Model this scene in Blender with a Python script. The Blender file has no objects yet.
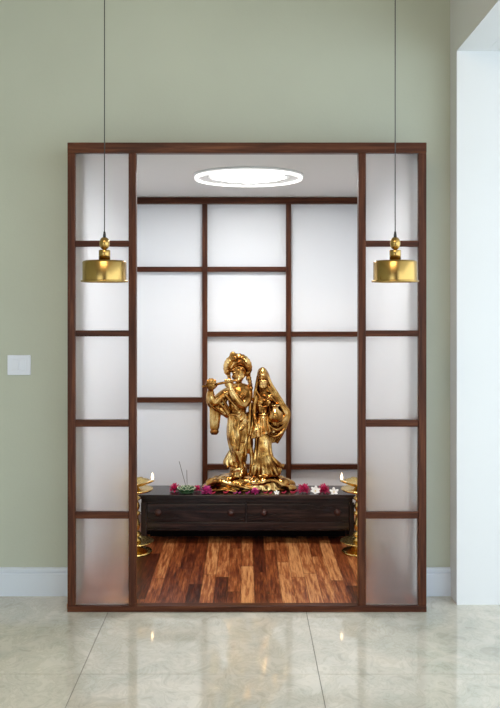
import bpy, bmesh, math, random
from mathutils import Vector, Matrix, noise, Quaternion
random.seed(7)
PI = math.pi
SC = bpy.context.scene
COL = SC.collection

# ------------------------------------------------------------------ helpers
def link_mesh(name, bm, mat, parent=None, smooth=False):
    me = bpy.data.meshes.new(name)
    bmesh.ops.recalc_face_normals(bm, faces=bm.faces)
    bm.to_mesh(me); bm.free()
    if mat: me.materials.append(mat)
    if smooth:
        for p in me.polygons: p.use_smooth = True
    o = bpy.data.objects.new(name, me); COL.objects.link(o)
    if parent: o.parent = parent
    return o

def tag(o, label, cat, group=None, kind=None):
    o['label'] = label; o['category'] = cat
    if group: o['group'] = group
    if kind: o['kind'] = kind
    return o

def thing(name, label, cat, loc=(0, 0, 0), group=None):
    o = bpy.data.objects.new(name, None); COL.objects.link(o)
    o.location = loc; o.empty_display_size = .05
    return tag(o, label, cat, group)

def struct(name, bm, mat, label=None):
    o = link_mesh(name, bm, mat); o['kind'] = 'structure'
    if label: o['label'] = label
    return o

def bx(bm, x0, x1, y0, y1, z0, z1, bev=0):
    r = bmesh.ops.create_cube(bm, size=1)
    vs = r['verts']
    for v in vs:
        v.co = Vector(((x0 + x1) / 2 + v.co.x * (x1 - x0), (y0 + y1) / 2 + v.co.y * (y1 - y0), (z0 + z1) / 2 + v.co.z * (z1 - z0)))
    if bev:
        es = list({e for v in vs for e in v.link_edges})
        bmesh.ops.bevel(bm, geom=es, offset=bev, segments=2, affect='EDGES', profile=.5)
    return bm

def boxo(name, mat, parent, *a, bev=0):
    return link_mesh(name, bx(bmesh.new(), *a, bev=bev), mat, parent)

def lathe(bm, prof, seg=48, c=(0, 0, 0), pleat=None):
    rings = []
    for r, z in prof:
        if r < 1e-5:
            rings.append([bm.verts.new((c[0], c[1], c[2] + z))])
        else:
            rings.append([bm.verts.new((c[0] + r * math.cos(2 * PI * k / seg), c[1] + r * math.sin(2 * PI * k / seg), c[2] + z)) for k in range(seg)])
    for a, b in zip(rings, rings[1:]):
        if len(a) == 1 and len(b) == 1: continue
        for k in range(seg):
            k2 = (k + 1) % seg
            if len(a) == 1: bm.faces.new((a[0], b[k], b[k2]))
            elif len(b) == 1: bm.faces.new((a[k], a[k2], b[0]))
            else: bm.faces.new((a[k], a[k2], b[k2], b[k]))
    return bm

def catmull(pts, n):
    out = []
    m = len(pts)
    for i in range(m - 1):
        p0 = pts[max(i - 1, 0)]; p1 = pts[i]; p2 = pts[i + 1]; p3 = pts[min(i + 2, m - 1)]
        for j in range(n):
            t = j / n
            out.append(tuple(.5 * ((2 * b) + (-a + c) * t + (2 * a - 5 * b + 4 * c - d) * t * t + (-a + 3 * b - 3 * c + d) * t ** 3) for a, b, c, d in zip(p0, p1, p2, p3)))
    out.append(tuple(pts[-1]))
    return out

def tube(bm, pts, seg=14, sub=6, flat=1.0, caps=True):
    """pts: (x,y,z,r); round-ended tapering tube"""
    P = catmull(pts, sub) if sub > 1 else pts
    V = [Vector(p[:3]) for p in P]; R = [max(p[3], 1e-5) for p in P]
    if caps:
        d0 = (V[0] - V[1]).normalized(); d1 = (V[-1] - V[-2]).normalized()
        pre = [(V[0] + d0 * R[0] * math.sin(a), R[0] * math.cos(a)) for a in (1.35, .95, .5)]
        post = [(V[-1] + d1 * R[-1] * math.sin(a), R[-1] * math.cos(a)) for a in (.5, .95, 1.35)]
        V = [p[0] for p in pre] + V + [p[0] for p in post]
        R = [p[1] for p in pre] + R + [p[1] for p in post]
    T = [(V[min(i + 1, len(V) - 1)] - V[max(i - 1, 0)]).normalized() for i in range(len(V))]
    ref = Vector((0, -1, 0))
    if abs(T[0].dot(ref)) > .9: ref = Vector((1, 0, 0))
    n = (ref - T[0] * ref.dot(T[0])).normalized()
    rings = []
    for i, (v, t, r) in enumerate(zip(V, T, R)):
        n = (n - t * n.dot(t)).normalized(); b = t.cross(n)
        rings.append([bm.verts.new(v + n * r * flat * math.cos(2 * PI * k / seg) + b * r * math.sin(2 * PI * k / seg)) for k in range(seg)])
    for a, b in zip(rings, rings[1:]):
        for k in range(seg):
            k2 = (k + 1) % seg
            bm.faces.new((a[k], a[k2], b[k2], b[k]))
    bm.faces.new(rings[0][::-1]); bm.faces.new(rings[-1])
    return bm

def ell(bm, c, r, rot=None, seg=20):
    res = bmesh.ops.create_uvsphere(bm, u_segments=seg, v_segments=seg // 2 + 2, radius=1)
    M = Matrix.Translation(c) @ (rot.to_matrix().to_4x4() if rot else Matrix.Identity(4)) @ Matrix.Diagonal((r[0], r[1], r[2], 1))
    for v in res['verts']: v.co = M @ v.co
    return bm

def evaluated(o, mods):
    """bake a list of modifier set-ups into the mesh of o"""
    for kind, kw in mods:
        m = o.modifiers.new(kind, kind)
        for k, v in kw.items(): setattr(m, k, v)
    dg = bpy.context.evaluated_depsgraph_get(); dg.update()
    me = bpy.data.meshes.new_from_object(o.evaluated_get(dg))
    me.name = o.name
    o.modifiers.clear()
    old = o.data; o.data = me
    bpy.data.meshes.remove(old)
    for p in me.polygons: p.use_smooth = True
    return o

# ------------------------------------------------------------------ materials
def new_mat(name):
    m = bpy.data.materials.new(name); m.use_nodes = True
    nt = m.node_tree; nt.nodes.clear()
    out = nt.nodes.new('ShaderNodeOutputMaterial')
    return m, nt, out

def N(nt, t, **kw):
    n = nt.nodes.new(t)
    for k, v in kw.items():
        if k.startswith('_'): setattr(n, k[1:], v)
        else: n.inputs[k.replace('__', ' ')].default_value = v
    return n

def ramp(nt, fac, stops):
    r = nt.nodes.new('ShaderNodeValToRGB')
    el = r.color_ramp.elements
    while len(el) > 1: el.remove(el[0])
    el[0].position = stops[0][0]; el[0].color = (*stops[0][1], 1)
    for p, c in stops[1:]:
        e = el.new(p); e.color = (*c, 1)
    nt.links.new(fac, r.inputs['Fac'])
    return r

def simple(name, col, rough=.5, metal=0, bump=0, bscale=60, var=0, vscale=4, spec=.5, coat=0, emit=None, sub=0):
    m, nt, out = new_mat(name)
    b = N(nt, 'ShaderNodeBsdfPrincipled', Roughness=rough, Metallic=metal)
    b.inputs['Base Color'].default_value = (*col, 1)
    b.inputs['Specular IOR Level'].default_value = spec
    b.inputs['Coat Weight'].default_value = coat
    tc = N(nt, 'ShaderNodeTexCoord')
    if var:
        n = N(nt, 'ShaderNodeTexNoise', Scale=vscale, Detail=5.0)
        nt.links.new(tc.outputs['Object'], n.inputs['Vector'])
        lo = tuple(max(0, c * (1 - var)) for c in col); hi = tuple(min(1, c * (1 + var)) for c in col)
        r = ramp(nt, n.outputs['Fac'], [(.3, lo), (.7, hi)])
        nt.links.new(r.outputs['Color'], b.inputs['Base Color'])
    if bump:
        n = N(nt, 'ShaderNodeTexNoise', Scale=bscale, Detail=4.0)
        nt.links.new(tc.outputs['Object'], n.inputs['Vector'])
        bp = N(nt, 'ShaderNodeBump', Strength=bump, Distance=.01)
        nt.links.new(n.outputs['Fac'], bp.inputs['Height']); nt.links.new(bp.outputs['Normal'], b.inputs['Normal'])
    if emit:
        b.inputs['Emission Color'].default_value = (*emit[0], 1); b.inputs['Emission Strength'].default_value = emit[1]
    nt.links.new(b.outputs[0], out.inputs[0])
    return m

def wood(name, axis, dark, mid, light, rough=.38, scale=1.0, spec=.5):
    m, nt, out = new_mat(name)
    tc = N(nt, 'ShaderNodeTexCoord')
    mp = N(nt, 'ShaderNodeMapping')
    s = [55 * scale] * 3; s['xyz'.index(axis)] = 3.0 * scale
    mp.inputs['Scale'].default_value = s
    nt.links.new(tc.outputs['Object'], mp.inputs['Vector'])
    n = N(nt, 'ShaderNodeTexNoise', Scale=1.0, Detail=6.0, Roughness=.6, Distortion=.4)
    nt.links.new(mp.outputs[0], n.inputs['Vector'])
    r = ramp(nt, n.outputs['Fac'], [(.28, dark), (.5, mid), (.75, light)])
    b = N(nt, 'ShaderNodeBsdfPrincipled', Roughness=rough)
    b.inputs['Specular IOR Level'].default_value = spec
    nt.links.new(r.outputs['Color'], b.inputs['Base Color'])
    bp = N(nt, 'ShaderNodeBump', Strength=.15, Distance=.002)
    nt.links.new(n.outputs['Fac'], bp.inputs['Height']); nt.links.new(bp.outputs['Normal'], b.inputs['Normal'])
    nt.links.new(b.outputs[0], out.inputs[0])
    return m

FW = [(.024, .007, .003), (.072, .021, .009), (.15, .052, .022)]
M_woodV = wood('frame_wood_upright', 'z', *FW, spec=.16)
M_woodH = wood('frame_wood_level', 'x', *FW, spec=.16)
M_woodY = wood('frame_wood_crosswise', 'y', *FW, spec=.16)
M_shade = simple('black_shade_board', (.006, .004, .004), .9, spec=.05)  # for the black board that makes shade under the cabinet
M_cab = wood('cabinet_wood', 'x', (.004, .002, .002), (.018, .009, .008), (.085, .042, .032), rough=.27, scale=.5, spec=.35)
M_cabV = wood('cabinet_wood_upright', 'z', (.006, .003, .003), (.016, .009, .009), (.05, .028, .022), rough=.32, scale=.5, spec=.35)
M_knob = simple('knob_dark_red', (.05, .016, .012), .18)
M_green = simple('sage_green_paint', (.475, .505, .415), .55, bump=.06, bscale=90, var=.03, vscale=2)
M_white = simple('white_paint', (.74, .75, .76), .5, bump=.04, bscale=120)
M_base = simple('baseboard_gloss', (.66, .72, .80), .3)
M_inner = simple('shrine_white_panel', (.84, .86, .89), .45)
M_ceil = simple('shrine_ceiling_paint', (.66, .64, .62), .6)
M_ceil2 = simple('room_ceiling_paint', (.60, .56, .47), .7)
M_darkrefl = simple('dark_reflection_wall', (.10, .065, .045), .5)  # dark tone chosen for what gold and brass reflect
M_switch = simple('switch_plastic', (.72, .76, .84), .3)
M_brass = simple('satin_brass', (.46, .29, .09), .24, 1, bump=.02, bscale=200)
M_lampbrass = simple('polished_brass', (.78, .56, .19), .27, 1, bump=.12, bscale=60)
M_cord = simple('dark_cord', (.03, .03, .03), .5)
M_black = simple('black_plastic', (.01, .01, .01), .35)
M_mag = simple('magenta_petal', (.55, .014, .11), .45, var=.7, vscale=60)
M_mag2 = simple('pink_purple_petal', (.52, .03, .22), .45, var=.7, vscale=60)
M_red = simple('crimson_petal', (.55, .02, .06), .5, var=.3, vscale=80)
M_whitep = simple('white_petal', (.85, .83, .80), .5)
M_yel = simple('yellow_flower_heart', (.8, .6, .15), .6)
M_lotus = simple('green_lotus_petal', (.03, .11, .04), .35, var=.5, vscale=60)
M_cream = simple('cream_edge', (.75, .78, .55), .4)
M_stick = simple('incense_dark', (.05, .04, .04), .8)
M_oil = simple('lamp_oil', (.35, .22, .05), .08)
M_flame = simple('flame', (1, .7, .4), .5, emit=((1.0, .68, .38), 6))
M_diff = simple('lamp_diffuser', (.9, .9, .9), .4, emit=((1.0, .985, .97), 32.0))
M_ring = simple('lamp_ring', (.9, .9, .9), .4, emit=((1.0, .97, .93), .55))
M_lamph = simple('lamp_housing', (.75, .75, .74), .4)
M_steel = simple('grey_grout', (.20, .19, .17), .7)

def gold_mat():
    m, nt, out = new_mat('polished_gold_casting')
    tc = N(nt, 'ShaderNodeTexCoord')
    n1 = N(nt, 'ShaderNodeTexNoise', Scale=14.0, Detail=2.0, Distortion=.3)
    n2 = N(nt, 'ShaderNodeTexNoise', Scale=75.0, Detail=3.0)
    for n in (n1, n2): nt.links.new(tc.outputs['Object'], n.inputs['Vector'])
    r = ramp(nt, n1.outputs['Fac'], [(.36, (.20, .075, .016)), (.5, (.48, .25, .065)), (.64, (.82, .56, .23))])  # dark and bright golds painted in by noise for reflection contrast
    b = N(nt, 'ShaderNodeBsdfPrincipled', Roughness=.13, Metallic=1.0)
    nt.links.new(r.outputs['Color'], b.inputs['Base Color'])
    b1 = N(nt, 'ShaderNodeBump', Strength=.35, Distance=.012); nt.links.new(n1.outputs['Fac'], b1.inputs['Height'])
    b2 = N(nt, 'ShaderNodeBump', Strength=.15, Distance=.004); nt.links.new(n2.outputs['Fac'], b2.inputs['Height'])
    nt.links.new(b1.outputs['Normal'], b2.inputs['Normal']); nt.links.new(b2.outputs['Normal'], b.inputs['Normal'])
    nt.links.new(b.outputs[0], out.inputs[0])
    return m
M_gold = gold_mat()

def frosted(name, w_trans, w_clear, rough):
    m, nt, out = new_mat(name)
    g = N(nt, 'ShaderNodeBsdfPrincipled', Roughness=rough, IOR=1.35)
    g.inputs['Base Color'].default_value = (.98, .97, .97, 1)
    g.inputs['Transmission Weight'].default_value = 1
    t = N(nt, 'ShaderNodeBsdfTranslucent'); t.inputs['Color'].default_value = (.93, .92, .91, 1)
    mx = N(nt, 'ShaderNodeMixShader'); mx.inputs[0].default_value = w_trans
    nt.links.new(g.outputs[0], mx.inputs[1]); nt.links.new(t.outputs[0], mx.inputs[2])
    c = N(nt, 'ShaderNodeBsdfTransparent'); c.inputs['Color'].default_value = (.97, .97, .97, 1)
    m2 = N(nt, 'ShaderNodeMixShader'); m2.inputs[0].default_value = w_clear
    nt.links.new(mx.outputs[0], m2.inputs[1]); nt.links.new(c.outputs[0], m2.inputs[2])
    nt.links.new(m2.outputs[0], out.inputs[0])
    return m
M_frost = frosted('frosted_glass', .13, 0, .38)
M_frost2 = frosted('satin_side_glass', .75, .25, .3)

def marble_mat():
    m, nt, out = new_mat('polished_marble_tiles')
    tc = N(nt, 'ShaderNodeTexCoord')
    mp = N(nt, 'ShaderNodeMapping'); mp.inputs['Scale'].default_value = (1.0, .8, 1)
    nt.links.new(tc.outputs['Object'], mp.inputs['Vector'])
    n1 = N(nt, 'ShaderNodeTexNoise', Scale=2.2, Detail=8.0, Roughness=.62, Distortion=1.6)
    n2 = N(nt, 'ShaderNodeTexNoise', Scale=9.0, Detail=7.0, Roughness=.65, Distortion=1.2)
    nt.links.new(mp.outputs[0], n1.inputs['Vector']); nt.links.new(mp.outputs[0], n2.inputs['Vector'])
    r1 = ramp(nt, n1.outputs['Fac'], [(.3, (.50, .50, .43)), (.5, (.62, .59, .51)), (.7, (.72, .67, .57))])
    r2 = ramp(nt, n2.outputs['Fac'], [(.36, (.74, .74, .71)), (.47, (.97, .97, .96)), (.52, (.82, .82, .78)), (.57, (1, 1, 1))])
    mx = N(nt, 'ShaderNodeMixRGB', _blend_type='MULTIPLY'); mx.inputs[0].default_value = .75
    nt.links.new(r1.outputs[0], mx.inputs[1]); nt.links.new(r2.outputs[0], mx.inputs[2])
    b = N(nt, 'ShaderNodeBsdfPrincipled', Roughness=.07, IOR=1.75)
    b.inputs['Specular IOR Level'].default_value = .6
    nt.links.new(mx.outputs[0], b.inputs['Base Color'])
    n3 = N(nt, 'ShaderNodeTexNoise', Scale=5.0, Detail=2.0)
    nt.links.new(tc.outputs['Object'], n3.inputs['Vector'])
    bp = N(nt, 'ShaderNodeBump', Strength=.05, Distance=.006)
    nt.links.new(n3.outputs['Fac'], bp.inputs['Height']); nt.links.new(bp.outputs['Normal'], b.inputs['Normal'])
    nt.links.new(b.outputs[0], out.inputs[0])
    return m
M_marble = marble_mat()

def plank_mat():
    m, nt, out = new_mat('red_brown_plank_floor')
    L = nt.links
    tc = N(nt, 'ShaderNodeTexCoord'); sp = N(nt, 'ShaderNodeSeparateXYZ'); L.new(tc.outputs['Object'], sp.inputs[0])
    def math_(op, a, b=None):
        n = nt.nodes.new('ShaderNodeMath'); n.operation = op
        for i, v in enumerate((a, b)):
            if v is None: continue
            if isinstance(v, (int, float)): n.inputs[i].default_value = v
            else: L.new(v, n.inputs[i])
        return n.outputs[0]
    u = math_('DIVIDE', math_('ADD', sp.outputs['X'], 10.03), .072)
    iu = math_('FLOOR', u)
    wn = N(nt, 'ShaderNodeTexWhiteNoise', _noise_dimensions='1D'); L.new(iu, wn.inputs['W'])
    v = math_('ADD', math_('DIVIDE', math_('ADD', sp.outputs['Y'], 10), .85), math_('MULTIPLY', wn.outputs['Value'], 7.0))
    iv = math_('FLOOR', v)
    cmb = N(nt, 'ShaderNodeCombineXYZ'); L.new(iu, cmb.inputs[0]); L.new(iv, cmb.inputs[1])
    w2 = N(nt, 'ShaderNodeTexWhiteNoise', _noise_dimensions='2D'); L.new(cmb.outputs[0], w2.inputs['Vector'])
    # grain
    cm3 = N(nt, 'ShaderNodeCombineXYZ')
    L.new(math_('MULTIPLY', sp.outputs['X'], 75.0), cm3.inputs[0]); L.new(math_('MULTIPLY', sp.outputs['Y'], 5.0), cm3.inputs[1])
    L.new(math_('MULTIPLY', w2.outputs['Value'], 40.0), cm3.inputs[2])
    g = N(nt, 'ShaderNodeTexNoise', Scale=1.0, Detail=6.0, Roughness=.72, Distortion=.3); L.new(cm3.outputs[0], g.inputs['Vector'])
    fac = math_('ADD', math_('MULTIPLY', w2.outputs['Value'], .34), math_('MULTIPLY', g.outputs['Fac'], .84))
    r = ramp(nt, fac, [(.40, (.035, .007, .003)), (.54, (.14, .030, .010)), (.66, (.32, .09, .026)), (.80, (.66, .30, .11))])
    fu = math_('FRACT', u); fv = math_('FRACT', v)
    e1 = math_('LESS_THAN', math_('MINIMUM', fu, math_('SUBTRACT', 1.0, fu)), .018)
    e2 = math_('LESS_THAN', math_('MINIMUM', fv, math_('SUBTRACT', 1.0, fv)), .003)
    e = math_('MAXIMUM', e1, e2)
    mx = N(nt, 'ShaderNodeMixRGB'); L.new(math_('MULTIPLY', e, .7), mx.inputs[0]); L.new(r.outputs[0], mx.inputs[1]); mx.inputs[2].default_value = (.03, .01, .006, 1)
    b = N(nt, 'ShaderNodeBsdfPrincipled', Roughness=.33)
    b.inputs['Specular IOR Level'].default_value = .18
    L.new(mx.outputs[0], b.inputs['Base Color'])
    bp = N(nt, 'ShaderNodeBump', Strength=.2, Distance=.002)
    L.new(g.outputs['Fac'], bp.inputs['Height']); L.new(bp.outputs['Normal'], b.inputs['Normal'])
    L.new(b.outputs[0], out.inputs[0])
    return m
M_plank = plank_mat()

# ------------------------------------------------------------------ measured layout (metres; camera at origin looking +y)
EYE = 1.567; F = 879.0
YF, YW, YB = 4.50, 4.76, 6.51           # front of screen, green wall, shrine back wall
def X(px, d): return (px - 245) * d / F
def Z(py, d): return EYE - (py - 306) * d / F
HW = .922                                # half width of screen / shrine room
H = 2.404                                # height of screen
FLZ = .026                               # level of shrine floor
CEZ = 2.367                              # shrine ceiling
RX = 1.111                               # right wall plane
CT = 3.6                                 # room ceiling

# --- setting
bm = bmesh.new()                          # marble tiles with fine grooves
T = 1.015; jx0 = -.701; jy0 = 3.742; g = .0018
xs = [jx0 + T * k for k in range(-3, 6)]; ys = [jy0 + T * k for k in range(-8, 2)]
for xa, xb in zip(xs, xs[1:]):
    for ya, yb in zip(ys, ys[1:]):
        bx(bm, xa + g, xb - g, ya + g, yb - g, -.03, 0)
struct('floor', bm, M_marble, 'polished beige grey marble tile floor')
struct('floor_grout', bx(bmesh.new(), xs[0], xs[-1], ys[0], ys[-1], -.05, -.0025), M_steel)
bm = bmesh.new()
bx(bm, -HW, HW, YF + .05, YB, -.05, FLZ)
struct('floor_shrine', bm, M_plank, 'red brown wooden plank floor inside the shrine room')

bm = bmesh.new()
bx(bm, xs[0], -HW - .002, YW, YW + .12, -.05, CT)
bx(bm, HW + .002, RX + .1, YW, YW + .12, -.05, CT)
bx(bm, -HW - .002, HW + .002, YW, YW + .12, H + .002, CT)
struct('wall_back', bm, M_green, 'sage green wall around the shrine opening')
YP = 4.61; HZ = 2.905
bm = bmesh.new()
bx(bm, RX, 3.2, YP, YW + .12, -.05, CT)                 # stub and passage wall
bx(bm, RX, RX + .16, -2.0, YP, HZ, CT)                  # header over the passage
struct('wall_right', bm, M_white, 'white wall of the passage on the right')
struct('ceiling_passage', bx(bmesh.new(), RX + .161, 3.2, -.5, YP - .001, HZ, HZ + .1), M_white)
struct('wall_left', bx(bmesh.new(), xs[0] - .1, xs[0], -2.0, YW + .12, -.05, CT), M_green)
struct('ceiling', bx(bmesh.new(), xs[0], RX, -2.0, YW, CT, CT + .1), M_ceil2)

YR = -1.6                                 # unseen wall and window added behind the camera for darker reflections
bm = bmesh.new(); yb = YR - .12
wx0, wx1, wz0, wz1 = -3.4, -.7, .1, 2.6
bx(bm, xs[0], wx0, yb, YR, -.05, CT); bx(bm, wx1, RX + .16, yb, YR, -.05, CT)
bx(bm, wx0, wx1, yb, YR, -.05, wz0); bx(bm, wx0, wx1, yb, YR, wz1, CT)
struct('wall_front_added', bm, M_darkrefl, 'unseen dark wall with window opening, added behind the viewer for darker reflections')
bm = bmesh.new()
for a, b in ((wx0, wx0 + .06), ((wx0 + wx1) / 2 - .03, (wx0 + wx1) / 2 + .03), (wx1 - .06, wx1)): bx(bm, a, b, yb + .03, yb + .09, wz0, wz1)
bx(bm, wx0, wx1, yb + .031, yb + .089, wz0, wz0 + .06); bx(bm, wx0, wx1, yb + .031, yb + .089, wz1 - .06, wz1)
struct('window_added_1', bm, M_white, 'white window frame added in the unseen wall behind the viewer')  # unseen window, added and sized for the daylight it lets in

def baseboard(name, x0, x1):
    bm = bmesh.new()
    prof = [(0, 0), (-.016, 0), (-.016, .118), (-.011, .124), (-.011, .130), (-.019, .134), (-.019, .148), (-.013, .154), (0, .154)]
    a = [bm.verts.new((x0, YW + p, z)) for p, z in prof]; b = [bm.verts.new((x1, YW + p, z)) for p, z in prof]
    for k in range(len(prof)):
        k2 = (k + 1) % len(prof); bm.faces.new((a[k], a[k2], b[k2], b[k]))
    bm.faces.new(a); bm.faces.new(b[::-1])
    struct(name, bm, M_base)
baseboard('baseboard_left', xs[0], -HW - .002)
baseboard('baseboard_right', HW + .002, RX)

# shrine room
struct('wall_shrine_back', bx(bmesh.new(), -HW, HW, YB, YB + .08, -.05, CEZ), M_inner)
struct('wall_shrine_left', bx(bmesh.new(), -HW - .08, -HW, YW + .12, YB + .08, -.05, CEZ), M_inner)
struct('wall_shrine_right', bx(bmesh.new(), HW, HW + .08, YW + .12, YB + .08, -.05, CEZ), M_inner)
struct('ceiling_shrine', bx(bmesh.new(), -HW - .08, HW + .08, YW + .12, YB + .08, CEZ, CEZ + .06), M_ceil)
struct('ceiling_shrine_front', bx(bmesh.new(), -HW + .04, HW - .04, YF + .05, YW + .12, CEZ, CEZ + .02), M_ceil)
struct('trim_opening', bx(bx(bmesh.new(), -HW - .002, -HW, YW + .001, YW + .12, 0, CEZ), HW, HW + .002, YW + .001, YW + .12, 0, CEZ), M_inner)

# --- the screen
scr = thing('partition_screen', 'dark brown wooden screen with frosted glass side panels standing in front of green wall', 'partition', (0, YF, 0))
def scr_box(name, mat, x0, x1, y0, y1, z0, z1, bev=.0025):
    return boxo(name, mat, scr, x0, x1, y0, y1, z0, z1, bev=bev)
zt = Z(153, YF); zb = Z(606, YF); D = .05
ol, or_ = X(67.4, YF), X(426.6, YF)
posts = [(ol, X(75, YF)), (X(128.5, YF), X(136, YF)), (X(358.5, YF), X(366, YF)), (X(418.5, YF), or_)]
for a, b in posts: scr_box('post', M_woodV, a, b, 0, D, zb, zt)
scr_box('top_beam', M_woodH, ol, or_, -.003, D, zt, H)
scr_box('sill', M_woodH, ol, or_, -.003, D, 0.0005, zb)
rails = [(240.5, 246.5), (330.5, 336.5), (420, 427), (512, 519)]
rz = [(Z(b, YF), Z(a, YF)) for a, b in rails]
cells = [zb] + [v for r in reversed(rz) for v in r] + [zt]
for (a, b) in ((posts[0][1], posts[1][0]), (posts[2][1], posts[3][0])):
    for lo, hi in rz: scr_box('rail', M_woodH, a, b, .004, D - .004, lo, hi, .002)
    for k in range(0, len(cells), 2):
        scr_box('frosted_pane', M_frost, a + .0005, b - .0005, .022, .028, cells[k] + .0005, cells[k + 1] - .0005, 0)
# side returns back to the wall
for s in (-1, 1):
    xo, xi = (ol, ol + .04) if s < 0 else (or_ - .04, or_)
    yr = YW - YF - .002
    scr_box('side_post', M_woodV, xo, xi, yr - .04, yr, zb, zt)
    scr_box('side_beam', M_woodY, xo, xi, D + .001, yr, zt, H)
    scr_box('side_sill', M_woodY, xo, xi, D + .001, yr, .0005, zb)
    for lo, hi in rz: scr_box('side_rail', M_woodY, xo + .003, xi - .003, D, yr - .04, lo, hi, .002)
    for k in range(0, len(cells), 2):
        scr_box('side_pane', M_frost2, (xo + xi) / 2 - .002, (xo + xi) / 2 + .002, D + .0005, yr - .0405, cells[k] + .0005, cells[k + 1] - .0005, 0)
scr_box('top_cover', M_woodY, xs and ol + .041, or_ - .041, D + .001, YW - YF - .002, H - .014, H - .001, 0)

# --- lattice on the back wall
lat = thing('wall_lattice', 'dark wooden lattice of uneven rectangles on the white shrine back wall', 'lattice', (0, YB, 0))
def LB(name, mat, px0, px1, py0, py1, dep=.045):
    x0, x1 = X(px0, YB), X(px1, YB); z0, z1 = Z(py1, YB), Z(py0, YB)
    return boxo(name, mat, lat, x0, x1, -dep, -.0005, z0, z1, bev=.002)
xl = 245 - HW / YB * F + .3; xr = 245 + HW / YB * F - .3
zflo = 306 + (EYE - FLZ - .002) / YB * F
LB('top_beam', M_woodH, xl, xr, 198.3, 204.5, .06)
LB('upright', M_woodV, 202.5, 207.5, 204.6, zflo, .05)
LB('upright', M_woodV, 285.8, 290.8, 204.6, zflo, .05)
LB('rail', M_woodH, xl, 202.4, 267, 272); LB('rail', M_woodH, 207.6, 285.7, 267, 272)
LB('rail', M_woodH, 207.6, 285.7, 331.5, 336.5); LB('rail', M_woodH, 290.9, xr, 331.5, 336.5)
LB('rail', M_woodH, xl, 202.4, 397, 402)
LB('rail', M_woodH, 207.6, 285.7, 463.5, 468.5); LB('rail', M_woodH, 290.9, xr, 463.5, 468.5)

# --- ceiling lamp in the shrine
cl = thing('ceiling_light', 'round white flush ceiling light glowing in the shrine room', 'ceiling light', (X(248.5, 5.37), 5.37, CEZ))
link_mesh('housing', lathe(bmesh.new(), [(0, 0), (.335, 0), (.335, -.012), (.318, -.013), (.318, -.006), (0, -.006)], 96), M_lamph, cl, True)
link_mesh('light_ring', lathe(bmesh.new(), [(.308, -.012), (.328, -.012), (.331, -.02), (.328, -.03), (.318, -.031), (.308, -.026), (.308, -.012)], 96), M_ring, cl, True)
link_mesh('reflector', lathe(bmesh.new(), [(.307, -.013), (.307, -.020), (.255, -.0125), (.216, -.0135), (.216, -.0125), (.307, -.013)], 96), M_lamph, cl, True)
link_mesh('diffuser', lathe(bmesh.new(), [(.0, -.0065), (.215, -.0065), (.215, -.012), (.19, -.019), (.12, -.026), (0, -.028)], 96), M_diff, cl, True)

# --- pendants
def pendant(px, label):
    d = 3.9; s = d / F
    o = thing('pendant_lamp', label, 'pendant lamp', (X(px, d), d, Z(283, d)), 'brass pendant lamps')
    zz = lambda py: (283 - py) * s
    R = 22.2 * s
    prof = [(R * .98, zz(280.2)), (R * 1.05, zz(280.4)), (R * 1.06, zz(281.3)), (R * 1.05, zz(282.2)), (R * .99, zz(282.3)), (R * .965, zz(281.5)), (R * .955, zz(263)), (R * .9, zz(262)), (.012, zz(260.6)), (.012, zz(260)),
            (R * .86, zz(260.6)), (R * .95, zz(261.3)), (R * .985, zz(262.6)), (R * .985, zz(280.2))]
    sh = link_mesh('lamp_shade', lathe(bmesh.new(), prof, 96), M_brass, o, True)
    link_mesh('neck', lathe(bmesh.new(), [(0, zz(260.7)), (5.7 * s, zz(260.7)), (5.7 * s, zz(250.6)), (5.3 * s, zz(250)), (0, zz(250))], 48), M_brass, o, True)
    link_mesh('ball', lathe(bmesh.new(), [(max(0, 5.2 * s * math.sin(a)), zz(243.4) - 6.6 * s * math.cos(a)) for a in [PI * k / 20 for k in range(21)]], 48), M_brass, o, True)
    link_mesh('cord_grip', lathe(bmesh.new(), [(0, zz(238)), (1.6 * s, zz(238)), (1.5 * s, zz(235)), (.9 * s, zz(231.5)), (0, zz(231.5))], 20), M_black, o, True)
    link_mesh('cord', lathe(bmesh.new(), [(0, zz(232)), (.5 * s, zz(232)), (.5 * s, CT - .03 - Z(283, d)), (0, CT - .03 - Z(283, d))], 10), M_cord, o, True)
    link_mesh('ceiling_rose', lathe(bmesh.new(), [(0, CT - .0005 - Z(283, d)), (.05, CT - .0005 - Z(283, d)), (.05, CT - .02 - Z(283, d)), (.01, CT - .035 - Z(283, d)), (0, CT - .035 - Z(283, d))], 32), M_brass, o, True)
    bb = bmesh.new(); ell(bb, (0, 0, zz(270)), (.022, .022, .028)); link_mesh('bulb', bb, M_lamph, o, True)
    bb = bmesh.new(); lathe(bb, [(0, zz(266.2)), (.013, zz(266.2)), (.013, zz(260.3)), (0, zz(260.3))], 24); link_mesh('bulb_holder', bb, M_black, o, True)
pendant(104.5, 'brass drum pendant lamp hanging in front of the left glass panel')
pendant(395.2, 'brass drum pendant lamp hanging in front of the right glass panel')

# --- light switch
sw = thing('light_switch', 'white double light switch on the green wall left of the screen', 'light switch', (X(19.3, YW), YW, Z(365, YW)))
boxo('switch_plate', M_switch, sw, -.063, .063, -.009, -.0005, -.054, .054, bev=.003)
for x0, t in ((-.037, 1), (.001, -1)):
    o = boxo('rocker', M_switch, sw, x0, x0 + .036, -.0125, -.008, -.031, .031, bev=.002)
    o.rotation_euler = (math.radians(2.0 * t), 0, 0)

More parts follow.
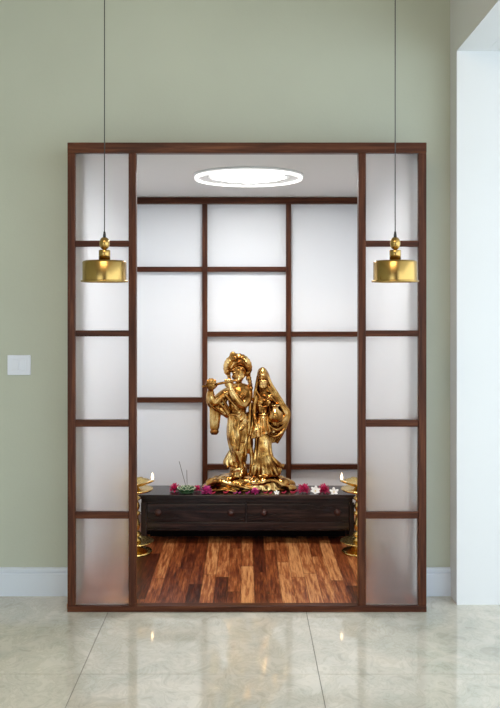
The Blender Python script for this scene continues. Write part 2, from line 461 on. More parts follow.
# ------------------------------------------------------------------ low cabinet
TY0, TY1 = 5.68, 5.98; TZ = .346
cab = thing('low_cabinet', 'low dark wooden cabinet with two drawers under the golden statue', 'cabinet', (0, TY0, FLZ))
cz = lambda py: Z(py, TY0) - FLZ
cx = lambda px: X(px, TY0)
CD = TY1 - TY0
boxo('cabinet_top', M_cab, cab, cx(137.5), cx(356), 0, CD, cz(499.3), TZ - FLZ, bev=.004)
boxo('top_moulding', M_cab, cab, cx(141), cx(353), .012, CD - .01, cz(503.2), cz(499.3) - .0003, bev=.003)
boxo('body', M_cab, cab, cx(146.2), cx(349.8), .032, CD - .014, cz(531), cz(503.3), bev=0)
boxo('apron', M_cab, cab, cx(146.2), cx(349.8), .018, .0319, cz(531.5), cz(523.2), bev=.003)
for a, b in ((140.5, 146), (350, 354.6)):
    for y0, y1 in ((.016, .05), (CD - .05, CD - .012)):
        boxo('leg', M_cabV, cab, cx(a), cx(b), y0, y1, .0005, cz(503.3), bev=.002)
boxo('plinth', M_shade, cab, cx(147), cx(349), .2, CD - .02, .0005, cz(531) - .0003, bev=0)  # no real plinth: black board added to block light under the cabinet
boxo('divider', M_cabV, cab, cx(245.5), cx(246.9), .016, .0319, cz(523), cz(504), bev=.001)
for s_, (a, b) in ((146.2, (147, 245.4)), (349, (247, 349.2))):
    dr = boxo('drawer', M_cab, cab, cx(a), cx(b), .024, .0319, cz(521.8), cz(505), bev=.003)
    for kx in ((157.5, 231) if a < 200 else (264, 338)):
        bm = bmesh.new()
        lathe(bm, [(0, 0), (.0235, 0), (.0245, .004), (.02, .008), (.012, .009), (.011, .014), (.017, .018), (.0185, .024), (.012, .029), (0, .030)], 32)
        for v in bm.verts: v.co = Vector((v.co.x, -v.co.z + .0238, v.co.y))
        k = link_mesh('knob', bm, M_knob, dr, True)
        k.location = (cx(kx), 0, cz(513.4))

# ------------------------------------------------------------------ oil lamps
def oil_lamp(px, side, label):
    d = 5.5; s = d / F
    o = thing('oil_lamp', label, 'oil lamp', (X(px, d), d, FLZ), 'tall brass oil lamps')
    def z(py): return Z(py, d) - FLZ
    bm = bmesh.new()
    lathe(bm, [(0, 0.0005), (.118, .0005), (.122, .006), (.118, .012), (.10, .017), (.07, .026), (.05, .04), (.046, .05), (.08, .06), (.125, .066), (.130, .072), (.126, .074), (.09, .069), (.05, .068), (.03, .074), (0, .074)], 64)
    link_mesh('foot', bm, M_lampbrass, o, True)
    prof = [(0, .072), (.042, .072), (.046, .082), (.036, .092), (.03, .098), (.044, .108), (.047, .116), (.04, .126), (.028, .132), (.036, .15), (.04, .17), (.036, .19), (.03, .215), (.028, .232), (.04, .24), (.042, .248), (.032, .256),
            (.027, .262), (.034, .272), (.038, .29), (.032, .31), (.027, .322), (.04, .332), (.04, .342), (.028, .352), (.026, .372), (0, .372)]
    link_mesh('stem', lathe(bmesh.new(), [(a * 1.15, b) for a, b in prof], 48), M_lampbrass, o, True)
    zp = .384
    link_mesh('drip_plate', lathe(bmesh.new(), [(0, zp - .014), (.03, zp - .014), (.07, zp - .01), (.115, zp + .002), (.126, zp + .012), (.124, zp + .016), (.1, zp + .012), (.05, zp + .012), (.03, zp + .03), (0, zp + .03)], 64), M_lampbrass, o, True)
    # bowl with five spouts
    bm = bmesh.new(); seg = 100; zb_ = zp + .028
    rows = [(0, 0, 0), (.035, 0, 0), (.07, .008, .1), (.098, .022, .5), (.108, .033, 1), (.107, .036, 1), (.094, .027, .6), (.06, .016, .1), (0, .014, 0)]
    rings = []
    for r, zz, w in rows:
        ring = []
        for k in range(seg):
            a = 2 * PI * k / seg + (0 if side > 0 else PI)
            c_ = max(0, math.cos(2.5 * (a if side > 0 else a - PI))) if False else max(0, math.cos(5 * (2 * PI * k / seg)))
            rr = r + w * .026 * c_ ** 5
            ring.append(bm.verts.new((rr * math.cos(a), rr * math.sin(a), zb_ + zz)) if r else None)
        if r == 0: v = bm.verts.new((0, 0, zb_ + zz)); ring = [v]
        rings.append(ring)
    for a, b in zip(rings, rings[1:]):
        for k in range(seg):
            k2 = (k + 1) % seg
            if len(a) == 1: bm.faces.new((a[0], b[k], b[k2]))
            elif len(b) == 1: bm.faces.new((a[k], a[k2], b[0]))
            else: bm.faces.new((a[k], a[k2], b[k2], b[k]))
    bowl = link_mesh('bowl', bm, M_lampbrass, o, True)
    zo = zb_ + .0145
    link_mesh('finial', lathe(bmesh.new(), [(0, zo - .002), (.024, zo - .002), (.026, zo + .012), (.016, zo + .022), (.014, zo + .034), (.022, zo + .044), (.024, zo + .056), (.016, zo + .068), (.011, zo + .078), (.015, zo + .088), (.013, zo + .102), (.007, zo + .12), (.004, zo + .145), (0, zo + .17)], 32), M_lampbrass, o, True)
    xf = side * .121
    link_mesh('wick', tube(bmesh.new(), [(side * .09, 0, zo + .014, .003), (xf - side * .01, 0, zo + .023, .003), (xf, 0, zo + .03, .0025)], 8), M_whitep, o, True)
    bm = bmesh.new(); lathe(bm, [(0, 0), (.005, .003), (.0075, .010), (.0065, .020), (.0035, .031), (0, .044)], 20, (xf, 0, zo + .028))
    link_mesh('flame', bm, M_flame, o, True)
oil_lamp(133, 1, 'tall brass oil lamp with lit wick left of the cabinet')
oil_lamp(361, -1, 'tall brass oil lamp with lit wick right of the cabinet')

# ------------------------------------------------------------------ STATUE
SY = 5.855; K = SY / F * .998
st = thing('statue', 'golden statue of flute player and woman with pot on the dark cabinet', 'statue', (0, SY, TZ))
YG = 306 + (EYE - TZ) / SY * F          # picture row of the table top at the statue
def S(px, py, d=0, r=None):
    v = ((px - 245) * K, -d * K, (YG - py) * K)
    return (*v, r * K) if r is not None else v
def TB(bm, pts, seg=14, sub=6, flat=1.0): return tube(bm, [S(*p) for p in pts], seg, sub, flat)
def EL(bm, px, py, d, rx, ry, rz, rot=None): return ell(bm, S(px, py, d), (rx * K, ry * K, rz * K), rot)
def LO(bm, rows, seg=96, sub=5):
    """rows: (py, cx, d, rx, ry, amp, n, phase, tilt): closed stack of pleated ovals"""
    R = catmull([tuple(list(r) + [0] * (9 - len(r))) for r in rows], sub)
    rings = []
    for py, cx_, d, rx, ry, am, n, ph, ti in R:
        n = round(rows[-1][6]) if len(rows[-1]) > 6 else 0
        ring = []
        for k in range(seg):
            a = 2 * PI * k / seg
            wob = am * (math.cos(n * a + ph) + .45 * math.cos((n * 2 - 3) * a + 1.3 + ph * 2)) if n else 0
            x = rx * (1 + wob) * math.cos(a); y = ry * (1 + wob) * math.sin(a)
            ring.append(bm.verts.new(S(cx_ + x, py + ti * x, d + y)))
        rings.append(ring)
    for a, b in zip(rings, rings[1:]):
        for k in range(seg):
            k2 = (k + 1) % seg; bm.faces.new((a[k], a[k2], b[k2], b[k]))
    bm.faces.new(rings[0]); bm.faces.new(rings[-1][::-1])
    return bm
VOX = .0030
def bulk(bm, start, cpx, cpy, f, dpy):
    '''enlarge everything added since vertex `start` about a point, then lower it'''
    bm.verts.ensure_lookup_table(); c = Vector(S(cpx, cpy, 3))
    for v in list(bm.verts)[start:]:
        v.co = c + (v.co - c) * f - Vector((0, 0, dpy * K))
def cast(name, bm, parent, vox=VOX, smooth=3, rough=0, rs=30):
    o = link_mesh(name, bm, M_gold, parent)
    evaluated(o, [('REMESH', dict(mode='VOXEL', voxel_size=vox)), ('SMOOTH', dict(factor=.5, iterations=smooth))])
    if rough:
        me = o.data; ns = [v.normal.copy() for v in me.vertices]
        for v, n in zip(me.vertices, ns):
            v.co += n * rough * (noise.noise(v.co * rs) + .5 * noise.noise(v.co * rs * 2.3))
    return o

# base rock
bm = bmesh.new()
LO(bm, [(474.5, 248, 0, 28, 9, .03, 5), (477, 247.5, 0, 35, 11.5, .04, 5), (481, 249.5, 0, 41.5, 13, .04, 5), (486, 250, 0, 45, 14, .03, 5), (YG - .1, 250, 0, 46.5, 14.2, .02, 5)])
for p in ((214, 481, 7, 8, 5, 5), (226, 482, 10, 12, 5, 5), (246, 480, 9, 16, 6, 5), (262, 478, 7, 14, 7, 4), (280, 482, 6, 10, 6, 6), (290, 487, 5, 7, 6, 3.5), (208, 486, 4, 6, 6, 4), (238, 486, 11, 9, 4, 3), (258, 486.5, 11, 6, 4, 3)): EL(bm, *p)
for t in ([(206, 484, 9, 1.5), (216, 479, 13, 2.2), (232, 481, 15.5, 2), (250, 486, 15, 1.5)], [(240, 477, 12, 1.5), (256, 480, 15, 2.2), (272, 478, 12, 2), (284, 484, 11, 1.6), (296, 488, 5, 1.5)], [(212, 488, 12, 1.6), (226, 487, 14.5, 1.6), (236, 489, 15, 1.2)]): TB(bm, t)
base_o = cast('rock_base', bm, st, vox=.0034, smooth=6, rough=.007, rs=17)
for v in base_o.data.vertices:
    if v.co.z < .0008: v.co.z = .0008

# flute player -------------------------------------------------
bm = bmesh.new()
LO(bm, [(383, 239, 0, 5.5, 4.4), (386, 239.3, 0, 10.5, 6), (391, 239.3, 0.5, 12, 7), (398, 238.8, 1, 11.2, 7.6), (405, 238.2, 1, 9.6, 6.8), (411, 238, .5, 8.2, 5.6), (417, 238.6, .5, 9.8, 6.8), (424, 238.4, 1, 10.6, 7.4), (434, 238, 1, 10, 7.4), (444, 238.5, 1, 8.6, 7), (454, 240, 1, 6.6, 6), (464, 240, 1, 5, 5)], 48)
TB(bm, [(239, 391, 1, 3.4), (238.8, 379, 3, 3.2)])
HEAD0 = len(bm.verts)
# head, turned and bowed towards the flute
hq = Quaternion((0, 0, 1), .35)
EL(bm, 239.2, 369.5, 3.5, 6.4, 7, 8, None); EL(bm, 238.4, 374, 5.5, 4.9, 5, 5.2); EL(bm, 237.8, 378.2, 7.5, 2.1, 2, 1.7)
TB(bm, [(238.4, 368, 10, .7), (237.6, 371.2, 11.6, .8), (237.4, 373.4, 12.4, 1.25)], sub=3)
for x in (234.6, 241.4):
    TB(bm, [(x - 2, 368.6, 8.8, .6), (x, 367.4, 10, .75), (x + 2, 368.4, 9, .6)], sub=3)
    EL(bm, x, 370.4, 8.8, 1.5, 1.2, .9)
EL(bm, 234.6, 374, 8, 2, 1.8, 2); EL(bm, 241.6, 374, 8, 2, 1.8, 2)
TB(bm, [(235.3, 376.2, 9.6, .6), (237.4, 375.8, 10.6, .75), (239.6, 376.2, 9.8, .6)], sub=3)
TB(bm, [(235.8, 377.3, 9.6, .5), (237.5, 377.6, 10.4, .7), (239.2, 377.2, 9.8, .5)], sub=3)
EL(bm, 245.4, 371.8, 2.5, 1.2, 1.8, 2.6); EL(bm, 246, 376, 2.5, 1.3, 1.3, 1.9)
bulk(bm, HEAD0, 238.5, 376, 1.16, 2.2)
# necklaces, chest jewels
TB(bm, [(232, 388, 4, .8), (235, 394, 8, 1), (239, 397, 9, 1.1), (243, 394, 8, 1), (246.5, 388, 4, .8)])
TB(bm, [(231, 390, 4, .9), (233, 402, 8, 1), (239, 410, 8, 1.2), (246, 403, 7.6, 1), (248.5, 391, 4, .9)])
EL(bm, 239, 398.5, 8.6, 1.8, 1.2, 2); EL(bm, 239, 411.5, 8, 2, 1.4, 2.2)
# right arm (left in the picture): shoulder, elbow, wrist
TB(bm, [(231, 390, 1, 5.2), (222.5, 395, 3, 5), (214.5, 401.5, 6, 5), (211, 396, 8, 4.2), (211, 389.5, 8.6, 3)], 18)
HAND0 = len(bm.verts)
EL(bm, 211.3, 385.8, 9, 2.9, 1.7, 3.5)
for k in range(4):
    y0 = 383.6 + k * .9; x0 = 208.6 + k * 1.9
    TB(bm, [(x0, 385.4, 9.6, 1.1), (x0 - .2, 381.8 - (1.2 if k in (1, 2) else 0), 10.6, 1.0), (x0 + .2, 380.6 - (.8 if k in (1, 2) else 0), 12.2, .95), (x0 + .4, 382.6, 13, .85)], 8, 3)
TB(bm, [(213.4, 386.6, 9, 1.2), (215.6, 384.3, 10.6, 1.05), (214.6, 382.6, 12, .9)], 8, 3)
bulk(bm, HAND0, 211.3, 386, 1.3, 0)
TB(bm, [(208.2, 391, 8.6, .8), (211, 391.8, 11.4, .9), (213.8, 391, 8.6, .8)], 8, 3)
TB(bm, [(208.5, 393.2, 8.6, .8), (211, 394, 11.6, .9), (214.4, 393.2, 8.6, .8)], 8, 3)
# left arm across the chest
TB(bm, [(247.3, 390, 0, 5.2), (247.6, 397.5, 4, 4.9), (242.3, 403.6, 8.5, 4.7), (235.5, 396.5, 11, 4.1), (230.6, 387.5, 11, 3.1)], 18)
EL(bm, 229, 383.4, 10.8, 3.2, 2.2, 3.6)
for k in range(4):
    x0 = 225.6 + k * 1.8
    TB(bm, [(x0 + .4, 384.4, 11, 1.15), (x0, 380.4, 12, 1.05), (x0 - .2, 378.2, 13.2, 1), (x0, 380, 14.2, .9)], 8, 3)
TB(bm, [(231.6, 385, 11, 1.3), (233, 382, 12, 1.1), (232.2, 380.4, 13, 1)], 8, 3)
for (a, b) in (((228, 389), (233.4, 387.4)), ((229, 391.2), (234.6, 389.4))):
    TB(bm, [(a[0], a[1], 10, .8), ((a[0] + b[0]) / 2, (a[1] + b[1]) / 2, 14.2, .9), (b[0], b[1], 11, .8)], 8, 3)
# legs: the right shin crosses in front
TB(bm, [(233.5, 418, 2, 6.2), (232.8, 434, 5, 5.4), (235.2, 446, 7, 4.4), (240.6, 462, 7, 3), (242, 468, 7.5, 2.6)], 18)
TB(bm, [(243.4, 418, 2, 6.2), (243.6, 434, 3, 5.4), (241.6, 448, 2, 4.4), (237.4, 460, 2, 3.2), (236, 468, 3, 2.8)], 18)
TB(bm, [(242, 468, 7, 2.5), (241.6, 471.5, 11, 2.3), (240.5, 472.6, 14, 1.6)], 12, 4)
TB(bm, [(236, 468, 3, 2.5), (234.6, 471, 7, 2.4), (232.6, 472.4, 11, 1.7)], 12, 4)
man = cast('flute_player', bm, st, smooth=3)

bm = bmesh.new()        # dhoti and sash
LO(bm, [(411.5, 238, .5, 8.7, 6.1, .01, 13), (417, 238.6, .5, 10.3, 7.3, .035, 13), (426, 238.4, 1.2, 11.3, 8.3, .05, 13), (436, 237.8, 1.5, 10.6, 8.4, .06, 13), (446, 238.2, 2, 9.2, 7.8, .06, 13), (455, 239.2, 2, 7.8, 7, .06, 13), (461, 239, 2, 7.2, 6.8, .05, 13)])
for k in range(7):
    x0 = 230 + k * 2.6
    TB(bm, [(x0, 413.5, 6.6, .9), (x0 - .6, 424, 9.4 - abs(k - 3) * .5, 1.25), (x0 + .6, 438, 9.8 - abs(k - 3) * .6, 1.2), (x0 * .5 + 119.5, 452, 9.2, 1.0), (x0 * .35 + 156, 460, 8.4, .8)], 10, 6)
for pts in ([(229.5, 430, 5, .8), (235, 437, 10, 1.1), (243, 440, 9.5, 1), (247.6, 437, 4, .7)], [(230, 440, 5, .8), (236, 447, 9.6, 1.1), (243, 449, 8.5, .9)], [(231.5, 421, 7.5, 1), (238, 428, 10.5, 1.3), (245, 424, 8.5, 1.1), (248.5, 417, 4, .9)]): TB(bm, pts)
# belt with hanging jewel and knotted sash
for yy, rr in ((412.6, 1.2), (415.4, 1.0)):
    TB(bm, [(229.2, yy, 0, rr), (231.5, yy + .6, 5.5, rr), (238, yy + 1.6, 8, rr * 1.2), (245.4, yy + .6, 5.5, rr), (247.6, yy, 0, rr)])
TB(bm, [(240, 415, 8.6, 1.4), (242.6, 411, 9.4, 1.7), (243.6, 415.4, 9.6, 1.6), (240.4, 419, 9.6, 1.5), (238.4, 416, 9, 1.2)], 10)
TB(bm, [(239, 417, 9, 1.5), (237.6, 426, 11, 1.9), (238.6, 436, 11.4, 2.1), (237.2, 447, 11, 2.2)], 12, flat=.6)
# flared hem on the left and back drape
LO(bm, [(449, 235, -1, 5, 3.5, .05, 8), (456, 232, -1, 6, 4.5, .07, 8), (462, 231.2, -1, 7.6, 5.5, .09, 8), (466, 232.4, -1, 7.4, 5.5, .09, 8)])
# sash strip down the right side
TB(bm, [(249.5, 392, 2, 1.4), (250, 404, 4, 1.6), (249.6, 416, 5, 1.8), (248.4, 428, 5, 2.1), (246.8, 434, 5, 1.6)], 12, flat=.7)
TB(bm, [(252.6, 415, 1, 1.3), (252.2, 424, 2, 1.7), (250.4, 434, 2, 1.9)], 12)
cast('dhoti', bm, man, smooth=2, vox=.0026)

bm = bmesh.new()        # shawl over the raised arm
LO(bm, [(399, 214, 4, 4.5, 3, .03, 7), (403, 215.2, 4, 6, 4, .06, 7), (409, 215.4, 4, 5.6, 3.8, .10, 7), (418, 214.9, 4, 4.9, 3.4, .12, 7), (427, 214.6, 4, 4.3, 3, .10, 7), (429.2, 214.5, 4, 3.7, 2.7, .04, 7), (431, 214.4, 4, 4.5, 3.2, .04, 7), (434, 214.4, 4, 2.8, 2.2, .02, 7)])
TB(bm, [(209.6, 393, 6, 3), (210.6, 401, 5.4, 4.3), (215.5, 406, 4, 4.6), (221.5, 410, 3, 4), (228, 415.5, 2, 2.8)], 16, flat=.7)
TB(bm, [(216.5, 398, 7.5, 1), (221, 403, 8, 1.5), (225.5, 409, 6, 1.4), (229, 415, 5, 1.0)], 10)
TB(bm, [(219.5, 394.4, 7, 1), (224, 400, 8, 1.5), (227.6, 407, 6, 1.4), (229.5, 412, 5, 1.0)], 10)
TB(bm, [(223, 391, 5.4, 1.2), (228, 396, 8.5, 1.5), (233.5, 403, 8.6, 1.4), (238.5, 408, 7.6, 1.2)], 10)
TB(bm, [(209.4, 400, 9, 1.0), (213, 406, 9, 1.3), (219, 410, 7, 1.2), (225, 414, 4, 1)], 10)
TB(bm, [(226, 394, 1, 4.5), (222, 402, 1, 5), (226, 409, 1, 4)], 16, flat=.6)
cast('shawl', bm, man, smooth=2, vox=.0026)

bm = bmesh.new()        # feathered turban
EL(bm, 239, 365.6, 0, 9.3, 6.6, 9.4)
arc = []
for k in range(19):
    a = math.radians(205 - k * 13.0)
    arc.append((237.8 + 10.2 * math.cos(a), 367 - 10 * math.sin(a), 2.2, 2.9))
TB(bm, arc, 14, 3, flat=1.1)
for k in range(15):
    a = math.radians(200 - k * 15.0)
    for rr, sz in ((9.6, 1.5), (12.1, 1.25)):
        EL(bm, 237.8 + rr * math.cos(a), 367 - rr * math.sin(a), 5 if rr < 11 else 2.6, sz, sz, sz)
TB(bm, [(232.4, 366.5, 8, 1.2), (235.6, 362.4, 9.6, 1.3), (239.6, 361.2, 10, 1.4), (243.4, 362.6, 9, 1.3), (246, 367, 6.4, 1.2)])
EL(bm, 234.3, 357, 5, 3.6, 2.4, 5, Quaternion((0, 1, 0), -.5)); EL(bm, 233.6, 354.4, 5.6, 1.9, 1.9, 2.4); EL(bm, 235.6, 358.4, 6.8, 1.8, 1.4, 2)
for k in range(5):
    EL(bm, 229.5 + k * .35, 372.5 + k * 2.2, 2.2, 1.9 - .1 * k, 1.8, 1.8)
    EL(bm, 247.6 + k * .55, 373.5 + k * 3.0, 1.5, 2.1, 2, 2.2)
bulk(bm, 0, 238.5, 376, 1.1, 1.2)
cast('turban', bm, man, smooth=1, vox=.0025)
fl = link_mesh('flute', tube(bmesh.new(), [S(203.6, 385.4, 11, 1.35), S(215, 383.3, 11.7, 1.35), S(238.6, 378.6, 12.4, 1.2)], 16, 3), M_gold, man, True)

# woman -------------------------------------------------
bm = bmesh.new()
LO(bm, [(391, 264, 1, 4, 3.4), (393.6, 264.6, 1, 8, 4.8), (397, 264.8, 1, 9.2, 5.6), (403, 264.2, 1, 8.2, 5.8), (409, 263.6, 1, 6.4, 4.9), (414, 264, 1, 6.8, 5.4), (420, 264.4, 1, 8.6, 6.6), (430, 264.4, 1, 9, 7), (445, 263.5, 1, 6, 5), (466, 263.5, 1, 4, 4)], 48)
EL(bm, 260.4, 401.6, 6, 3.5, 3, 3.3); EL(bm, 267.8, 402, 6, 3.5, 3, 3.3)
TB(bm, [(263.6, 395, 2, 2.7), (263.2, 387, 3.5, 2.5)])
EL(bm, 263, 382, 4.5, 4.7, 5.2, 6.2); EL(bm, 263, 385.6, 6, 3.6, 3.6, 3.8); EL(bm, 263, 388.6, 7.6, 1.5, 1.4, 1.2)
TB(bm, [(263, 380.4, 9.4, .55), (262.9, 382.6, 10.3, .6), (262.9, 384.1, 10.9, .95)], sub=3)
for x in (260.7, 265.3):
    TB(bm, [(x - 1.5, 380.6, 8.4, .5), (x, 379.8, 9.3, .6), (x + 1.5, 380.6, 8.4, .5)], sub=3)
    EL(bm, x, 382.2, 8.4, 1.1, .9, .7); EL(bm, x, 385, 8, 1.5, 1.3, 1.5)
TB(bm, [(261.5, 386.3, 9.2, .5), (263, 386.1, 9.9, .6), (264.5, 386.3, 9.2, .5)], sub=3)
TB(bm, [(261.9, 387.1, 9.2, .45), (263, 387.3, 9.7, .55), (264.1, 387.1, 9.2, .45)], sub=3)
TB(bm, [(257.6, 394, 5, .7), (260.4, 397.6, 7.4, .85), (263.8, 399.6, 8, 1.1), (267.4, 397.6, 7.4, .85), (271, 394, 5, .7)])
for k in range(7): EL(bm, 259 + k * 1.6, 404.6 + (3 - abs(k - 3)) * .5, 8, .9, .9, 1.1)
# arm with pot, arm hanging
TB(bm, [(272, 396.5, 1.5, 3.7), (279.5, 404, 3, 3.3), (286, 412.5, 5, 2.9), (283.5, 419, 8, 2.5), (279.4, 421.6, 12, 2)], 16)
EL(bm, 277.6, 421.8, 13.4, 2.4, 1.4, 1.8)
for k in range(4): TB(bm, [(277.6, 420.4 + k * 1.0, 13.8, .8), (275, 420 + k * 1.05, 15, .75), (272.8 + .3 * abs(k - 1.5), 419.8 + k * 1.05, 15, .65)], 8, 3)
TB(bm, [(278.6, 420, 13.2, .9), (277.6, 417.6, 14.8, .75)], 8, 3)
TB(bm, [(257, 396.5, 1.5, 3.5), (254.6, 404, 2, 3), (254, 411, 3, 2.7), (255.4, 419, 6, 2.1), (256.2, 423, 8, 1.7)], 16)
EL(bm, 256.4, 425.4, 9, 1.8, 1.2, 2.3)
for k in range(4): TB(bm, [(255 + k * .9, 426.4, 9.4, .7), (254.8 + k * .95, 429, 10.2, .65), (255 + k * .95, 431 - .5 * abs(k - 1.5), 10, .55)], 8, 3)
TB(bm, [(257.6, 424.6, 9, .8), (259, 427, 10.4, .65)], 8, 3)
for yy in (418, 420): TB(bm, [(252.8, yy, 5, .65), (255.4, yy + .3, 8.4, .75), (258, yy, 5.5, .65)], 8, 3)
TB(bm, [(248, 397, 0, 2), (252, 399, 0, 2), (256, 400, 0, 2.2)], 12)          # the bridge between the two figures
EL(bm, 259.6, 473, 13.4, 2.3, 3.4, 1.8); EL(bm, 266.4, 473.2, 13.6, 2.3, 3.4, 1.8)
lady = cast('woman', bm, st, smooth=3, vox=.0028)

bm = bmesh.new()        # pleated skirts
LO(bm, [(424, 264.2, 1, 9, 7, .03, 14), (436, 263.6, 1, 8.4, 7.4, .05, 14), (448, 263, 1, 8.3, 7.8, .08, 14), (458, 263.6, 1, 10, 9, .09, 14, .3), (465, 265.4, 1.5, 13.6, 11, .09, 14, .6), (470, 265.8, 1.5, 14.8, 12, .08, 14, .6), (474.6, 265.4, 1.5, 14.2, 11.6, .07, 14, .6)])
LO(bm, [(411.8, 264, 1, 6.9, 5.7, .015, 17), (415, 264, 1, 8, 6.6, .03, 17, 0, -.05), (421, 264, 1.6, 10, 8.4, .06, 17, 0, -.15), (427, 264.2, 2.4, 11.4, 10, .08, 17, .2, -.3), (432.5, 264.4, 3, 12.2, 11.2, .09, 17, .4, -.42), (433, 264.4, 2, 9.2, 8, .06, 17, .4, -.42)])
for k in range(6):
    x0 = 256.5 + k * 2.6
    TB(bm, [(263.5 + (x0 - 263) * .55, 434, 8, .8), (263 + (x0 - 263) * .7, 450, 9.6, 1.3), (264 + (x0 - 263) * 1.2, 462, 12.2, 1.5), (265 + (x0 - 263) * 1.7, 472, 13, 1.5)], 10)
for yy, r_ in ((413, 1.1), (415.6, .9)): TB(bm, [(257.4, yy, 1, r_), (259, yy + .4, 5.6, r_), (264, yy + 1, 7.6, r_), (269.4, yy + .4, 5.8, r_), (271, yy, 1, r_)])
TB(bm, [(270, 455, 5, 2), (276, 462, 5, 3.2), (281, 465.4, 4, 2.6), (283.5, 464.2, 3, 1.2)], 12)
cast('skirt', bm, lady, smooth=2, vox=.0026)

bm = bmesh.new()        # veil
def span(py, l, r, dep=-3.5, ry=2.6, am=.03): return (py, (l + r) / 2, dep, (r - l) / 2, ry, am, 15)
LO(bm, [(367.4, 262.4, 0, 2, 2, .0, 15), (369.4, 262.5, 0, 4.2, 4, .01, 15), (374, 263, 0, 6, 5, .02, 15), span(381, 256.6, 271, -1.5, 5), span(390, 254, 276.6, -2.5, 4), span(397.5, 253.2, 281.4, -3, 3.4), span(405, 254.6, 285.6, -3, 3), span(412, 256.4, 288.8, -3, 3), span(420, 257.6, 288, -3, 3.2), span(428, 258.6, 285, -3, 3.4), span(436, 259.4, 281.6, -3, 3.4), span(443, 260, 277, -3, 3)])
EL(bm, 262.6, 373, 2.6, 4.9, 4.4, 5); EL(bm, 262.6, 369.6, 2, 3, 3, 3)
for yy, w in ((375.6, 4.8), (378, 5)):
    TB(bm, [(263 - w, yy + 1.2, 3.2, .9), (263 - w * .6, yy - .4, 7, 1), (263, yy - 1, 8.6, 1.2), (263 + w * .6, yy - .4, 7, 1), (263 + w, yy + 1.2, 3.2, .9)])
TB(bm, [(257.8, 376, 3, 1.3), (256.6, 384, 3.5, 1.6), (255.2, 392, 3.6, 1.6), (254.6, 400, 3, 1.1)])
TB(bm, [(268.2, 376, 3, 1.3), (270.6, 383, 3.2, 1.8), (276, 392.5, 3.4, 1.9), (282.8, 403, 4, 1.9), (289, 412, 4.4, 1.7), (287.4, 420, 4.4, 1.7), (283.8, 430, 3.4, 1.6), (277.4, 442, 1.5, 1.4)])
TB(bm, [(268.2, 386, 4, 1.2), (272.4, 393, 5, 1.5), (277.4, 400, 6, 1.6), (282.6, 408, 7, 1.5), (286, 414, 6.8, 1.2)])
TB(bm, [(285.2, 416, 6, 1.4), (283, 424, 7, 1.9), (276, 428, 9.6, 1.9), (269.5, 424, 10.4, 1.3)])
TB(bm, [(286, 421, 3, 1.4), (282.4, 430, 5, 2.0), (275.6, 435, 6.5, 1.9), (270, 434, 7.5, 1.2)])
TB(bm, [(256.4, 390, 4, 1.2), (259.6, 395, 6, 1.2), (262, 397.6, 7, 1)])
cast('veil', bm, lady, smooth=2, vox=.0026)

bm = bmesh.new()        # water pot
pk = K * 1.1
lathe(bm, [(0, -7.4 * pk), (3.4 * pk, -7.2 * pk), (6.2 * pk, -4.6 * pk), (7.5 * pk, -.5 * pk), (6.8 * pk, 3 * pk), (4.2 * pk, 5.4 * pk), (3 * pk, 6.6 * pk), (2.8 * pk, 8 * pk), (4.3 * pk, 9.4 * pk), (4.4 * pk, 10 * pk), (3.4 * pk, 10.2 * pk), (2.2 * pk, 8.6 * pk), (0, 8.4 * pk)], 40, S(275, 414.5, 9.5))
link_mesh('water_pot', bm, M_gold, lady, True)

# support leaf between the figures + plinth
bm = bmesh.new()
EL(bm, 248, 443, 0, 5.4, 2.8, 11)
TB(bm, [(245.4, 446, 0, 2.4), (243.9, 456, 0, 2.4), (244, 466, 0, 2.6), (245, 475, 0, 3)]); TB(bm, [(250.4, 446, 0, 2.2), (252, 458, 0, 2.4), (252, 468, 0, 2.6), (251, 475, 0, 3)])
TB(bm, [(250.5, 404, -2, 2), (250.8, 420, -2, 2.6), (249.5, 436, -1.5, 3.6), (248, 450, -1.5, 3)], 14)
TB(bm, [(250.8, 418, -1, 1.8), (251, 428, -1, 2.2), (249, 440, 0, 2.4)])
cast('support_leaf', bm, st, smooth=2)
bm = bmesh.new()
LO(bm, [(465.5, 237.6, 3, 7.4, 8, .02, 6), (467, 237.6, 3, 8.2, 9, .02, 6), (471, 237.6, 3, 7.8, 8.6, .03, 6), (475.6, 237.4, 3, 8.6, 9, .03, 6)])
cast('plinth', bm, st, smooth=2, rough=.002, rs=40)

# ------------------------------------------------------------------ flowers
def petal(bm, base, direc, up, L, W, curl=.3, cup=.2, nseg=5):
    d = Vector(direc).normalized(); u = Vector(up); u = (u - d * u.dot(d)).normalized(); s = d.cross(u)
    rows = []
    for i in range(nseg + 1):
        t = i / nseg
        w = W * math.sin(PI * min(.97, .12 + .8 * t)) ** .8
        c = Vector(base) + d * L * t + u * curl * L * t * t
        rows.append([bm.verts.new(c + s * w * k + u * cup * W * k * k) for k in (-1, 0, 1)])
    top = []
    for a, b in zip(rows, rows[1:]):
        for k in range(2): bm.faces.new((a[k], a[k + 1], b[k + 1], b[k]))

def solid(o, t=.0006):
    return evaluated(o, [('SOLIDIFY', dict(thickness=t, offset=0))])

